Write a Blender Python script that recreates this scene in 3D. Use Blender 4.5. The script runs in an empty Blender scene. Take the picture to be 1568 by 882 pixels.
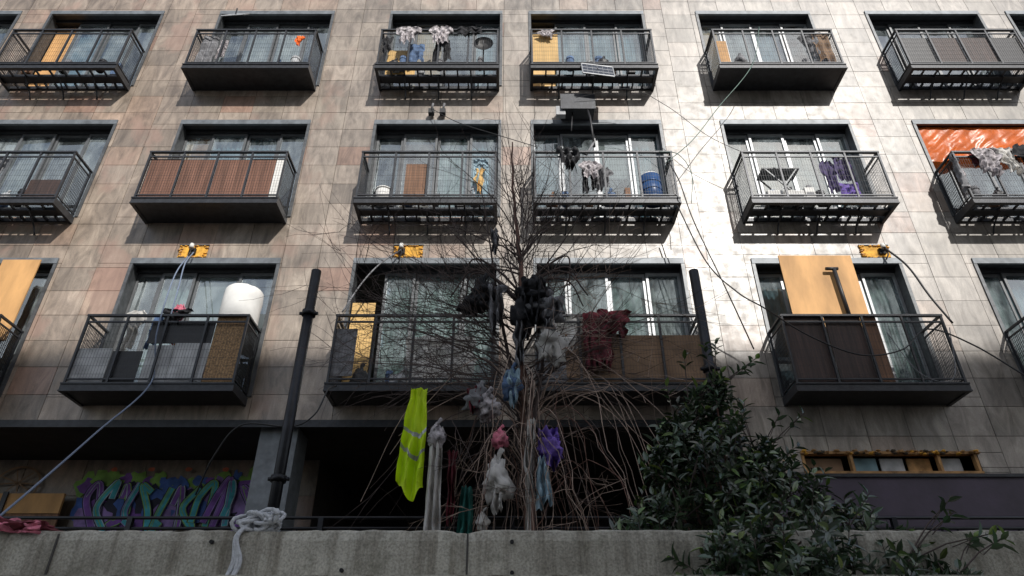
import bpy, math, random
from math import sin, cos, pi, radians
from mathutils import Vector, noise as mn
R = random.Random(7)
sc = bpy.context.scene
FY = 8.60      # facade plane (distance from the camera side kerb)
BY = 8.10      # balcony front plane

# ------------------------------------------------------------ materials
MATS = {}
def _nt(name):
    m = bpy.data.materials.new(name); m.use_nodes = True
    nt = m.node_tree; b = nt.nodes['Principled BSDF']
    return m, nt, b
def ramp(nt, src, p0, p1, c0=(0,0,0,1), c1=(1,1,1,1)):
    r = nt.nodes.new('ShaderNodeValToRGB'); e = r.color_ramp.elements
    e[0].position = p0; e[1].position = p1; e[0].color = c0; e[1].color = c1
    nt.links.new(src, r.inputs[0]); return r.outputs[0]
def noise(nt, scale, detail=4, stretch=(1,1,1), rough=.55, dist=0, rot=None):
    tc = nt.nodes.new('ShaderNodeTexCoord'); mp = nt.nodes.new('ShaderNodeMapping')
    mp.inputs['Scale'].default_value = stretch
    if rot: mp.inputs['Rotation'].default_value = rot
    n = nt.nodes.new('ShaderNodeTexNoise'); n.inputs['Scale'].default_value = scale
    n.inputs['Detail'].default_value = detail; n.inputs['Roughness'].default_value = rough
    n.inputs['Distortion'].default_value = dist
    nt.links.new(tc.outputs['Object'], mp.inputs[0]); nt.links.new(mp.outputs[0], n.inputs['Vector'])
    return n.outputs['Fac']
def mix(nt, a, b, fac, mode='MIX'):
    m = nt.nodes.new('ShaderNodeMix'); m.data_type = 'RGBA'; m.blend_type = mode
    for v, i in ((fac, 0), (a, 6), (b, 7)):
        if hasattr(v, 'links'): nt.links.new(v, m.inputs[i])
        else: m.inputs[i].default_value = v
    return m.outputs[2]
def c4(c, k=1.0): return (min(c[0]*k,1), min(c[1]*k,1), min(c[2]*k,1), 1)
def PM(name, col, rough=.6, metal=0, var=.3, scale=5, bump=0, bscale=40, spec=.5, tint=False, stretch=(1,1,1), trans=0):
    m, nt, b = _nt(name)
    n = noise(nt, scale, 5, stretch)
    c = ramp(nt, n, .3, .7, c4(col, 1-var), c4(col, 1+var))
    if tint:
        a = nt.nodes.new('ShaderNodeAttribute'); a.attribute_name = 'tint'
        c = mix(nt, c, a.outputs['Color'], 1.0, 'MULTIPLY')
    nt.links.new(c, b.inputs['Base Color'])
    b.inputs['Roughness'].default_value = rough; b.inputs['Metallic'].default_value = metal
    b.inputs['Specular IOR Level'].default_value = spec
    if bump:
        bp = nt.nodes.new('ShaderNodeBump'); bp.inputs['Strength'].default_value = bump
        bp.inputs['Distance'].default_value = .01
        nt.links.new(noise(nt, bscale, 4, stretch), bp.inputs['Height']); nt.links.new(bp.outputs[0], b.inputs['Normal'])
    if trans:
        t = nt.nodes.new('ShaderNodeBsdfTranslucent'); nt.links.new(c, t.inputs[0])
        ms = nt.nodes.new('ShaderNodeMixShader'); ms.inputs[0].default_value = trans
        nt.links.new(b.outputs[0], ms.inputs[1]); nt.links.new(t.outputs[0], ms.inputs[2])
        nt.links.new(ms.outputs[0], nt.nodes['Material Output'].inputs[0])
    MATS[name] = m; return m

def stone():
    m, nt, b = _nt('stone_tile')
    a = nt.nodes.new('ShaderNodeAttribute'); a.attribute_name = 'tint'
    n1 = ramp(nt, noise(nt, 1.3, 5), .32, .7, (.68,.67,.66,1), (1.12,1.12,1.12,1))
    n2 = ramp(nt, noise(nt, 5, 6, (1,1,.35), .65, 1.2, (0,.5,0)), .34, .66, (.56,.54,.52,1), (1.18,1.16,1.13,1))
    n3 = ramp(nt, noise(nt, 60, 3), .3, .7, (.88,.88,.88,1), (1.08,1.08,1.08,1))
    st = ramp(nt, noise(nt, 2.2, 5, (3.2,1,.22), .7), .50, .72, (1,1,1,1), (.52,.50,.48,1))
    c = mix(nt, a.outputs['Color'], n1, 1, 'MULTIPLY'); c = mix(nt, c, n2, 1, 'MULTIPLY')
    c = mix(nt, c, n3, 1, 'MULTIPLY'); c = mix(nt, c, st, .75, 'MULTIPLY')
    tc = nt.nodes.new('ShaderNodeTexCoord'); sp = nt.nodes.new('ShaderNodeSeparateXYZ')
    nt.links.new(tc.outputs['Object'], sp.inputs[0])
    mr = nt.nodes.new('ShaderNodeMapRange'); mr.inputs[1].default_value = -7; mr.inputs[2].default_value = 4
    nt.links.new(sp.outputs[0], mr.inputs[0])
    w = ramp(nt, mr.outputs[0], 0, 1, (1.0,.865,.76,1), (1.02,.99,.965,1))
    c = mix(nt, c, w, 1, 'MULTIPLY')
    rs = ramp(nt, noise(nt, 1.9, 4, (1,1,.7)), .54, .64, (0,0,0,1), (.5,.5,.5,1))
    inv = nt.nodes.new('ShaderNodeMath'); inv.operation = 'MULTIPLY'
    s1 = nt.nodes.new('ShaderNodeMath'); s1.operation = 'SUBTRACT'; s1.inputs[0].default_value = 1
    nt.links.new(mr.outputs[0], s1.inputs[1]); nt.links.new(s1.outputs[0], inv.inputs[0]); nt.links.new(rs, inv.inputs[1])
    c = mix(nt, c, (.35,.22,.17,1), inv.outputs[0])
    nt.links.new(c, b.inputs['Base Color'])
    r = ramp(nt, noise(nt, 7, 4), .3, .7, (.33,.33,.33,1), (.50,.50,.50,1))
    nt.links.new(r, b.inputs['Roughness']); b.inputs['Specular IOR Level'].default_value = .75
    bp = nt.nodes.new('ShaderNodeBump'); bp.inputs['Strength'].default_value = .2; bp.inputs['Distance'].default_value = .004
    nt.links.new(noise(nt, 35, 5), bp.inputs['Height']); nt.links.new(bp.outputs[0], b.inputs['Normal'])
    MATS['stone'] = m
stone()
def concrete():
    m, nt, b = _nt('board_concrete')
    n1 = ramp(nt, noise(nt, 1.1, 7, (1,1,1), .7), .34, .66, (.26,.24,.195,1), (.60,.57,.49,1))
    st = ramp(nt, noise(nt, 3.4, 6, (2.6,1,.14), .75), .46, .66, (1,1,1,1), (.32,.29,.25,1))
    sp = ramp(nt, noise(nt, 90, 4), .32, .60, (.66,.66,.66,1), (1.1,1.1,1.1,1))
    c = mix(nt, n1, st, .85, 'MULTIPLY'); c = mix(nt, c, sp, 1, 'MULTIPLY')
    ms = ramp(nt, noise(nt, 6, 7, (1,1,1), .7), .56, .68, (0,0,0,1), (.5,.5,.5,1))
    c = mix(nt, c, (.12,.12,.08,1), ms)
    nt.links.new(c, b.inputs['Base Color']); b.inputs['Roughness'].default_value = .9
    bp = nt.nodes.new('ShaderNodeBump'); bp.inputs['Strength'].default_value = .8; bp.inputs['Distance'].default_value = .012
    nt.links.new(noise(nt, 28, 7, (1,1,1), .7), bp.inputs['Height']); nt.links.new(bp.outputs[0], b.inputs['Normal'])
    MATS['concrete'] = m
concrete()
def glass():
    m, nt, b = _nt('window_glass')
    nt.nodes.remove(b)
    t = nt.nodes.new('ShaderNodeBsdfTransparent'); t.inputs[0].default_value = (.78,.85,.86,1)
    g = nt.nodes.new('ShaderNodeBsdfGlossy'); g.inputs['Roughness'].default_value = .03
    g.inputs[0].default_value = (.9,.97,1,1)
    f = nt.nodes.new('ShaderNodeFresnel'); f.inputs[0].default_value = 1.5
    a = nt.nodes.new('ShaderNodeMath'); a.operation = 'MULTIPLY_ADD'; a.inputs[1].default_value = 1.8; a.inputs[2].default_value = .14
    nt.links.new(f.outputs[0], a.inputs[0])
    bp = nt.nodes.new('ShaderNodeBump'); bp.inputs['Strength'].default_value = .3; bp.inputs['Distance'].default_value = .012
    nt.links.new(noise(nt, 2.2, 2), bp.inputs['Height']); nt.links.new(bp.outputs[0], g.inputs['Normal'])
    ms = nt.nodes.new('ShaderNodeMixShader'); nt.links.new(a.outputs[0], ms.inputs[0])
    nt.links.new(t.outputs[0], ms.inputs[1]); nt.links.new(g.outputs[0], ms.inputs[2])
    d = nt.nodes.new('ShaderNodeBsdfDiffuse'); d.inputs[0].default_value = (.40,.46,.48,1)
    m2 = nt.nodes.new('ShaderNodeMixShader')
    nt.links.new(ramp(nt, noise(nt, 4, 6, (1,1,.4), .7), .42, .70, (.05,.05,.05,1), (.50,.50,.50,1)), m2.inputs[0])
    nt.links.new(ms.outputs[0], m2.inputs[1]); nt.links.new(d.outputs[0], m2.inputs[2])
    nt.links.new(m2.outputs[0], nt.nodes['Material Output'].inputs[0])
    MATS['glass'] = m
glass()
PM('grout', (.07,.065,.06), .9)
PM('metal', (.030,.032,.037), .45, .3, .35, 12, .2, 60)
PM('metal2', (.09,.095,.10), .45, .3, .35, 12)
PM('lintel', (.15,.165,.18), .5, .2, .3, 8)
PM('alu', (.34,.35,.36), .45, .3, .2, 8)
PM('alud', (.12,.125,.13), .45, .3, .2, 8)
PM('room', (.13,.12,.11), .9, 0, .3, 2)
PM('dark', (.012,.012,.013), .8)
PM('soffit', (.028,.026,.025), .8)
PM('curtain', (.58,.59,.56), .9, 0, .2, 3, .2, 12, trans=.3)
PM('curtain_blue', (.28,.44,.50), .9, 0, .35, 3, trans=.3)
PM('curtain_green', (.44,.55,.50), .9, 0, .5, 5, trans=.3)
PM('ply', (.56,.31,.12), .7, 0, .3, 3, .15, 20, stretch=(1.2,1,.35))
PM('ply_yellow', (.66,.42,.15), .6, 0, .25, 4, stretch=(1,1,.2))
PM('ragwood', (.36,.20,.08), .8, 0, .5, 9, .4, 30)
PM('board', (.20,.105,.06), .75, 0, .45, 5, .3, 25, stretch=(5,1,.3))
PM('reed', (.19,.095,.065), .85, 0, .45, 9, .6, 60, stretch=(4,1,.12))
PM('darkboard', (.055,.032,.026), .6, 0, .5, 6, .3, 20, stretch=(4,1,.3))
PM('cardboard', (.22,.14,.085), .85, 0, .35, 3, .2, 12)
PM('wicker', (.32,.20,.10), .8, 0, .6, 45, .6, 60)
PM('white', (.72,.71,.68), .7, 0, .12, 5)
PM('whitegrey', (.42,.43,.44), .6, 0, .3, 5)
PM('black', (.015,.015,.017), .5, 0, .4, 8)
PM('pole', (.012,.013,.017), .4, .4, .5, 9, .2, 40)
PM('cl_white', (.62,.60,.57), .9, 0, .35, 7, .5, 30, trans=.2)
PM('cl_pattern', (.38,.35,.36), .9, 0, 1.0, 22, trans=.1)
PM('cl_black', (.014,.014,.017), .85, 0, .5, 9, .6, 25)
PM('cl_grey', (.18,.18,.19), .9, 0, .5, 9, .6, 25)
PM('cl_red', (.13,.018,.028), .9, 0, .45, 6, .6, 25)
PM('cl_pink', (.55,.16,.22), .9, 0, .4, 25)
PM('cl_purple', (.17,.10,.42), .8, 0, .4, 6, .5, 25)
PM('cl_dpurple', (.07,.05,.14), .8, 0, .4, 6, .5, 25)
PM('cl_teal', (.02,.14,.12), .9, 0, .4, 6, .5, 25)
PM('cl_ltblue', (.36,.50,.58), .9, 0, .3, 6, .5, 25, trans=.2)
PM('cl_blue', (.10,.16,.28), .9, 0, .4, 6, .5, 25)
PM('cl_orange', (.75,.16,.02), .8, 0, .3, 6, .5, 25)
PM('hivis', (.66,.98,.01), .6, 0, .12, 5, .5, 20, trans=.3)
PM('tape', (.40,.42,.40), .3, .3)
PM('tarp', (.80,.17,.02), .32, 0, .25, 4, .5, 9, trans=.35)
PM('bluedrum', (.02,.07,.20), .35, 0, .2, 5)
PM('solar', (.05,.055,.07), .18, .2, .2, 30)
PM('bark', (.15,.08,.06), .85, 0, .35, 20, .6, 60, stretch=(1,1,.3))
PM('twig', (.070,.05,.044), .85, 0, .35, 10)
PM('vine', (.34,.25,.20), .8, 0, .35, 10)
PM('leaf', (.034,.062,.030), .26, 0, .35, 3, tint=True, spec=.9, trans=.10)
PM('rope', (.55,.56,.58), .9, 0, .2, 60, .5, 200)
PM('bluerope', (.17,.21,.29), .8, 0, .2, 60)
PM('cable', (.015,.015,.016), .5)
PM('greencable', (.10,.17,.14), .5)
PM('foam', (.70,.36,.05), .8, 0, .45, 14, .8, 30)
PM('plinth', (.050,.037,.060), .55, 0, .3, 2, .2, 20)
PM('asphalt', (.05,.05,.052), .9, 0, .3, 6, .4, 80)
PM('paving', (.32,.31,.29), .85, 0, .25, 4, .3, 60)
PM('soil', (.09,.07,.05), .95, 0, .4, 5, .6, 20)
PM('render', (.50,.47,.43), .85, 0, .15, 2)
for nm,cc_ in (('g_purple',(.18,.07,.34)),('g_teal',(.05,.36,.44)),('g_green',(.20,.38,.08)),('g_dark',(.012,.012,.035)),('g_white',(.36,.42,.50)),('g_red',(.48,.12,.06)),('g_lilac',(.26,.17,.42)),('g_blue',(.05,.12,.40))):
    PM(nm,cc_,.7,0,.4,6)

# ------------------------------------------------------------ mesh builder
class MB:
    def __init__(s): s.v=[]; s.f=[]; s.m=[]; s.mats=[]; s.c=[]; s.sm=[]
    def mi(s, n):
        if n not in s.mats: s.mats.append(n)
        return s.mats.index(n)
    def face(s, idx, mat, col=(1,1,1,1), sm=False):
        s.f.append(idx); s.m.append(s.mi(mat)); s.c.append(col); s.sm.append(sm)
    def quad(s, a, b, c, d, mat, col=(1,1,1,1)):
        n=len(s.v); s.v += [a,b,c,d]; s.face((n,n+1,n+2,n+3), mat, col)
    def box(s, x0,x1,y0,y1,z0,z1, mat, col=(1,1,1,1)):
        n=len(s.v)
        s.v += [(x0,y0,z0),(x1,y0,z0),(x1,y1,z0),(x0,y1,z0),(x0,y0,z1),(x1,y0,z1),(x1,y1,z1),(x0,y1,z1)]
        for q in ((0,3,2,1),(4,5,6,7),(0,1,5,4),(1,2,6,5),(2,3,7,6),(3,0,4,7)):
            s.face(tuple(n+i for i in q), mat, col)
    def beam(s, p, q, w, h, mat):
        p=Vector(p); q=Vector(q); d=(q-p).normalized()
        up=Vector((0,0,1)) if abs(d.z)<.95 else Vector((0,1,0))
        a=d.cross(up).normalized()*w/2; b=a.cross(d).normalized()*h/2
        n=len(s.v)
        for e in (p,q):
            for k in (a+b, a-b, -a-b, -a+b): s.v.append(tuple(e+k))
        for i in range(4): j=(i+1)%4; s.face((n+i,n+j,n+4+j,n+4+i), mat)
        s.face((n+3,n+2,n+1,n), mat); s.face((n+4,n+5,n+6,n+7), mat)
    def tube(s, pts, r, mat, n=5, r2=None, cap=True):
        pts=[Vector(p) for p in pts]; r2 = r if r2 is None else r2
        base=len(s.v); L=len(pts)
        prev=None
        for i,p in enumerate(pts):
            d=(pts[min(i+1,L-1)]-pts[max(i-1,0)])
            if d.length<1e-6: d=Vector((0,0,1))
            d.normalize()
            if prev is None:
                up=Vector((0,0,1)) if abs(d.z)<.9 else Vector((1,0,0)); a=d.cross(up).normalized()
            else:
                a=(prev-d*prev.dot(d)); a = a.normalized() if a.length>1e-6 else d.orthogonal().normalized()
            prev=a; b=d.cross(a); rr=r+(r2-r)*i/max(L-1,1)
            for k in range(n):
                t=2*pi*k/n; s.v.append(tuple(p+a*cos(t)*rr+b*sin(t)*rr))
        for i in range(L-1):
            for k in range(n):
                j=(k+1)%n; s.face((base+i*n+k, base+i*n+j, base+(i+1)*n+j, base+(i+1)*n+k), mat, sm=n>4)
        if cap:
            s.face(tuple(base+k for k in reversed(range(n))), mat); s.face(tuple(base+(L-1)*n+k for k in range(n)), mat)
    def cyl(s, x,y,z0,z1,r,mat,n=20,r2=None, rings=()):
        s.tube([(x,y,z0),(x,y,z1)], r, mat, n, r2)
        for zz in rings: s.tube([(x,y,zz-.012),(x,y,zz+.012)], r+.008, mat, n)
    def obj(s, name, parent=None):
        me=bpy.data.meshes.new(name); me.from_pydata(s.v, [], s.f)
        for mname in s.mats: me.materials.append(MATS[mname])
        me.polygons.foreach_set('material_index', s.m); me.polygons.foreach_set('use_smooth', s.sm)
        at=me.attributes.new('tint','FLOAT_COLOR','FACE'); at.data.foreach_set('color', [x for c in s.c for x in c])
        me.update(); o=bpy.data.objects.new(name, me); sc.collection.objects.link(o)
        if parent: o.parent=parent
        return o
def empty(name):
    o=bpy.data.objects.new(name,None); sc.collection.objects.link(o); return o
def smooth_path(pts, n=8):
    P=[Vector(p) for p in pts]; P=[P[0]*2-P[1]]+P+[P[-1]*2-P[-2]]; out=[]
    for i in range(1,len(P)-2):
        for k in range(n):
            t=k/n; a,b,c,d=P[i-1],P[i],P[i+1],P[i+2]
            out.append(.5*((2*b)+(c-a)*t+(2*a-5*b+4*c-d)*t*t+(3*b-a-3*c+d)*t**3))
    out.append(P[-2]); return out
def sst(a,b,x):
    t=max(0,min(1,(x-a)/(b-a))); return t*t*(3-2*t)
def cloth(mb, x0,x1,y,zt,h,mat,kind='sheet',seed=0,fold=.03,lean=0, gather=0, yaw=0, bands=None):
    r=random.Random(seed); ph=r.random()*6; fr=r.uniform(1.6,3.2); nx,nz=20,26; base=len(mb.v)
    xc=(x0+x1)/2; w=x1-x0
    for j in range(nz+1):
        v=j/nz
        if kind=='shirt': pf=.55+.45*sst(0,.12,v)-.42*sst(.30,.46,v)+.06*v
        elif kind=='rag': pf=max(.12,.95-.55*v+.45*mn.noise((v*3.1,seed*1.7,2)))
        elif kind=='pants': pf=.75+.25*v
        else: pf=1
        off=.16*w*mn.noise((v*2.3,seed*3.1,5))*(1 if kind=='rag' else .4)
        for i in range(nx+1):
            u=i/nx; s=u-.5
            ww=w*pf*(1-gather*(1-v)**1.5)*(1+.12*mn.noise((v*3,seed,0)))
            dx=s*ww+off+lean*v+.06*w*mn.noise((v*5,u*2,seed))
            dy=fold*(.4+v)*sin(u*fr*2*pi+ph+v*1.3)+fold*1.3*mn.noise((u*4,v*5,seed+9))+fold*.5*mn.noise((u*10,v*12,seed))
            z=zt-v*h*(1+.09*sin(u*5+ph)+(.10 if kind=='rag' else .03)*mn.noise((u*5,seed,1))) +.02*mn.noise((u*6,seed,v*6))
            if kind=='shirt': z-= .35*w*max(0,abs(s)-.28)*sst(0,.2,v)*(1-sst(.5,1,v))
            mb.v.append((xc+dx*cos(yaw)-dy*sin(yaw), y+dy*cos(yaw)+dx*sin(yaw), z))
    for j in range(nz):
        v=(j+.5)/nz; mt=mat
        if bands and any(a<v<b for a,b in bands): mt='tape'
        for i in range(nx):
            u=abs((i+.5)/nx-.5)
            if kind=='pants' and (v>.3 and u<.05+.05*v): continue
            q=base+j*(nx+1)+i; mb.face((q,q+1,q+nx+2,q+nx+1), mt, sm=True)
def bag(mb, x,y,z,rx,rz,mat,seed=0,knot=True,amp=.35,nu=22,nv=16):
    base=len(mb.v)
    for j in range(nv+1):
        t=pi*j/nv
        for i in range(nu):
            p=2*pi*i/nu; d=Vector((sin(t)*cos(p),sin(t)*sin(p),cos(t)))
            k=1+amp*mn.noise(d*1.9+Vector((seed,0,0)))+amp*.7*mn.noise(d*5+Vector((0,seed,0)))+.08*abs(sin(p*4))*(cos(t)>.2)
            up=cos(t)
            sq=1-(.55*max(up,0)**1.2 if knot else 0)
            mb.v.append((x+d.x*rx*k*sq, y+d.y*rx*k*sq, z+d.z*rz*k))
    for j in range(nv):
        for i in range(nu):
            q=(i+1)%nu; mb.face((base+j*nu+i,base+(j+1)*nu+i,base+(j+1)*nu+q,base+j*nu+q), mat, sm=True)
    if knot: mb.tube([(x,y,z+rz*.8),(x+.01,y,z+rz*1.25),(x+.03,y,z+rz*1.5)], rx*.16, mat, 6, rx*.25)

# ------------------------------------------------------------ layout
COLS = [(-12.0,-9.82),(-9.17,-6.97),(-5.79,-3.57),(-2.39,-.22),(.36,2.59),(3.69,5.91),(7.07,9.28),(9.88,12.08)]
BASE=[5.09,8.17,11.2]; RAIL=[6.23,9.25,12.28]; WTOP=[7.42,10.37,13.41]
opens=[]
for r in range(3):
    for c in range(8):
        opens.append((COLS[c][0],COLS[c][1],BASE[r]+.14,WTOP[r]))
low_open=(3.74,6.02,4.20,4.46)
bld=empty('apartment_building')
XL,XR,ZT=-13.6,13.6,15.7
def subtract(rects,o):
    out=[]
    for a,b,c,d in rects:
        x0,x1,z0,z1=max(a,o[0]),min(b,o[1]),max(c,o[2]),min(d,o[3])
        if x0>=x1 or z0>=z1: out.append((a,b,c,d)); continue
        if c<z0: out.append((a,b,c,z0))
        if z1<d: out.append((a,b,z1,d))
        if a<x0: out.append((a,x0,z0,z1))
        if x1<b: out.append((x1,b,z0,z1))
    return out
pal=[(.37,.35,.32),(.32,.305,.28),(.41,.385,.355),(.35,.33,.305),(.39,.37,.345),(.28,.265,.245),(.39,.335,.295),(.36,.27,.23)]
wts=[4,4,3,4,3,2,1.8,.9]
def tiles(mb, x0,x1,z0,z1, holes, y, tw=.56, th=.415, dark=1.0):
    z=z0
    while z<z1-1e-4:
        ze=min(z+th,z1); x=x0
        while x<x1-1e-4:
            xe=min(x+tw,x1); rs=[(x,xe,z,ze)]
            for o in holes: rs=subtract(rs,o)
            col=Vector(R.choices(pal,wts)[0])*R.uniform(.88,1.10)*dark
            tx,tz=R.gauss(0,.0016),R.gauss(0,.0016); g=.0035; dy=R.uniform(-.0015,.0015)
            for a,b,c,d in rs:
                if b-a<.015 or d-c<.015: continue
                a+=g;b-=g;c+=g;d-=g
                def yy(X,Z): return y+dy+(X-x)*tx+(Z-z)*tz
                A=[(a,c),(b,c),(b,d),(a,d)]; n=len(mb.v); cc=(col.x,col.y,col.z,1)
                for X,Z in A: mb.v.append((X,yy(X,Z),Z))
                for X,Z in A: mb.v.append((X,y+.028,Z))
                mb.face((n,n+1,n+2,n+3),'stone',cc)
                for i in range(4): j=(i+1)%4; mb.face((n+i,n+4+i,n+4+j,n+j),'stone',cc)
            x=xe
        z=ze
mb=MB()
tiles(mb,XL,3.0,4.85,ZT,opens,FY)
tiles(mb,3.0,XR,3.85,ZT,opens+[low_open],FY)
mb.obj('stone_cladding',bld)
mb=MB()
rs=[(XL,3.0,4.85,ZT),(3.0,XR,1.9,ZT)]
for o in opens+[low_open]: rs=subtract(rs,o)
for a,b,c,d in rs: mb.quad((a,FY+.03,c),(b,FY+.03,c),(b,FY+.03,d),(a,FY+.03,d),'grout')
mb.quad((XL,FY+.03,1.9),(XL,22,1.9),(XL,22,ZT),(XL,FY+.03,ZT),'render')
mb.quad((XR,FY+.03,1.9),(XR,22,1.9),(XR,22,ZT),(XR,FY+.03,ZT),'render')
mb.quad((XL,22,1.9),(XR,22,1.9),(XR,22,ZT),(XL,22,ZT),'render')
mb.quad((XL,FY+.03,ZT-.3),(XR,FY+.03,ZT-.3),(XR,22,ZT-.3),(XL,22,ZT-.3),'grout')
mb.box(XL-.05,XR+.05,FY-.06,FY+.25,ZT,ZT+.08,'lintel')
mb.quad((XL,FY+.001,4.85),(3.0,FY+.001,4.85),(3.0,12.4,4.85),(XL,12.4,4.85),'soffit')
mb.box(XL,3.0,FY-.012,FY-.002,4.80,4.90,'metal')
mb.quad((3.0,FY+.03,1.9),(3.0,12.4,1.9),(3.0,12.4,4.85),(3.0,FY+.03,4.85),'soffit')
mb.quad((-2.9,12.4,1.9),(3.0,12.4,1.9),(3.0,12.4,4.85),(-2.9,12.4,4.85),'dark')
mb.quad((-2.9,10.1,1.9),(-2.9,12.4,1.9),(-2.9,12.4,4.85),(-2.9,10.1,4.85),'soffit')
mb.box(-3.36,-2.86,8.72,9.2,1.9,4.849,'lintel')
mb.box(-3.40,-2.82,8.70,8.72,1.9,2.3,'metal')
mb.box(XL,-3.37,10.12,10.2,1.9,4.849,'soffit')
mb.obj('building_structure',bld)
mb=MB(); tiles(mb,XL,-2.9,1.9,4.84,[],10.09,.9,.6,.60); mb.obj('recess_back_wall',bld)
mb=MB()
mb.box(3.02,XR,FY-.12,FY-.03,1.9,4.10,'plinth'); mb.box(3.02,XR,FY-.15,FY-.10,4.10,4.14,'metal')
x0,x1,z0,z1=low_open
mb.box(x0,x1,FY-.02,FY+.08,z1-.025,z1+.01,'ragwood'); mb.box(x0,x1,FY-.02,FY+.08,z0-.02,z0+.01,'ragwood')
for X in (x0,x0+.62,x0+1.75,x1-.05): mb.box(X,X+.035,FY-.01,FY+.06,z0+.011,z1-.026,'ragwood')
for X,w,mt in ((x0+.05,.5,'cardboard'),(x0+.7,.3,'curtain_blue'),(x0+1.05,.3,'whitegrey'),(x0+1.4,.3,'ragwood'),(x0+1.85,.25,'whitegrey')): mb.box(X,X+w,FY+.1,FY+.12,z0+.02,z1-.05,mt)
for i in range(70):
    X=x0+R.random()*(x1-x0); Z=z1+R.uniform(-.03,.02); s=R.uniform(.008,.02)
    bag(mb,X,FY-.02,Z,s*2,s,R.choice(['foam','ragwood','ragwood','soil']),i,False,.8,8,6)
mb.box(x0-.01,x1+.01,FY+.5,FY+.55,z0-.2,z1+.1,'dark')
mb.obj('ground_floor_window',bld)

# windows
def window(r,c,panes,fr=(0,.2,.5,.8,1),depth=.20,open_=(),alu='alud'):
    x0,x1=COLS[c]; z0,z1=BASE[r]+.14,WTOP[r]; mb=MB(); yb=FY+depth
    mb.quad((x0,FY+.002,z0),(x0,yb+.05,z0),(x0,yb+.05,z1),(x0,FY+.002,z1),'metal2')
    mb.quad((x1,FY+.002,z0),(x1,yb+.05,z0),(x1,yb+.05,z1),(x1,FY+.002,z1),'metal2')
    mb.quad((x0,FY+.002,z1),(x1,FY+.002,z1),(x1,yb+.05,z1),(x0,yb+.05,z1),'metal')
    mb.quad((x0,FY+.002,z0),(x1,FY+.002,z0),(x1,yb+.05,z0),(x0,yb+.05,z0),'metal2')
    mb.box(x0-.03,x1+.03,FY-.025,FY+.02,z1-.015,z1+.085,'lintel')
    mb.box(x0-.035,x0+.015,FY-.02,FY+.02,z0,z1-.015,'metal2'); mb.box(x1-.015,x1+.035,FY-.02,FY+.02,z0,z1-.015,'metal2')
    zt=z1-.06
    mb.box(x0+.001,x1-.001,yb-.05,yb+.04,zt,z1-.001,'metal')
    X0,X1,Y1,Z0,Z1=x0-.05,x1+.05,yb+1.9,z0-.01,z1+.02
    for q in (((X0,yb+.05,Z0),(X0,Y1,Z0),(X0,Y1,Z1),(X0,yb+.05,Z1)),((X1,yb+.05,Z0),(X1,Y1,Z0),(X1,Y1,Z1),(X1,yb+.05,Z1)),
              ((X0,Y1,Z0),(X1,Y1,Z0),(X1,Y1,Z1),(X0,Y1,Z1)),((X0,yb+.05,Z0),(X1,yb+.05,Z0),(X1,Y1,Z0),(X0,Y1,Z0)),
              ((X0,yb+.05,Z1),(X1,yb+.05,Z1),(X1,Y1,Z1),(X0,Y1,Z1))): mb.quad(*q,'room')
    W=x1-x0
    for i,p in enumerate(panes):
        a,b=x0+W*fr[i]+.005,x0+W*fr[i+1]-.005; yo=yb+(.0 if i%2 else .035)
        if i not in open_:
            fw=.038
            for q in ((a,a+fw,z0,zt),(b-fw,b,z0,zt)): mb.box(q[0],q[1],yo-.02,yo+.014,q[2],q[3],alu)
            mb.box(a+fw,b-fw,yo-.02,yo+.014,z0,z0+.06,alu); mb.box(a+fw,b-fw,yo-.02,yo+.014,zt-.05,zt,alu)
            t=R.gauss(0,.004); u=R.gauss(0,.004)
            mb.quad((a+fw,yo+t,z0+.06),(b-fw,yo-t,z0+.06),(b-fw,yo-t+u,zt-.05),(a+fw,yo+t+u,zt-.05),'glass')
        if p in ('curtain','curtain_blue','curtain_green'):
            n=28; base=len(mb.v); ph=R.random()*6; k=R.uniform(5,8)
            for j in range(2):
                for q in range(n+1):
                    s=q/n; mb.v.append((a+(b-a)*s, yb+.13+.025*sin(s*k*2*pi+ph)+.012*sin(s*17+ph), (zt-.01,z0+.02)[j]))
            for q in range(n): mb.face((base+q,base+q+1,base+n+2+q,base+n+1+q),p,sm=True)
        elif p=='half':
            zc=z0+(zt-z0)*R.uniform(.3,.6); mb.box(a,b,yb+.09,yb+.1,zc,zt,'curtain')
        elif p: mb.box(a+.01,b-.01,yb+.07,yb+.085,z0+.01,zt-.01,p)
    mb.obj('window_r%d_c%d'%(r,c),bld)
C,CB,CG,N='curtain','curtain_blue','curtain_green',None
F4=(0,.22,.5,.76,1)
WIN={ (2,0):([C,N,C,N],F4),(2,1):(['ply',CB,C,N],F4),(2,2):([N,C,C,N],F4),(2,3):([N,'ply_yellow',N,CB],F4),(2,4):(['ply_yellow',CB,CB,CB],F4),
      (2,5):(['ply_yellow',C,CB,'cardboard'],F4),(2,6):([N,N,N,N],F4),(2,7):([N,C,N,N],F4),
      (1,0):([N,C,C,N],F4),(1,1):([C,C,N,N],F4),(1,2):(['ply',CB,CB,N],F4),(1,3):([N,'cardboard',CG,CB],F4),(1,4):([CB,N,'half',CB],F4),
      (1,5):([C,C,C,CB],F4),(1,6):([N,N,N,N],F4),(1,7):([C,N,C,N],F4),
      (0,0):([N,C,C,N],F4),(0,1):(['ply',N,N,N],F4),(0,2):([N,CG,'half',N],(0,.18,.42,.72,1)),(0,3):([N,CG,CG,CG],(0,.2,.42,.76,1)),(0,4):([CG,C,CG,C],F4),
      (0,5):([CB,CG,N,CG],F4),(0,6):([CG,CB,C,CB],F4),(0,7):([N,C,C,N],F4)}
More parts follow.
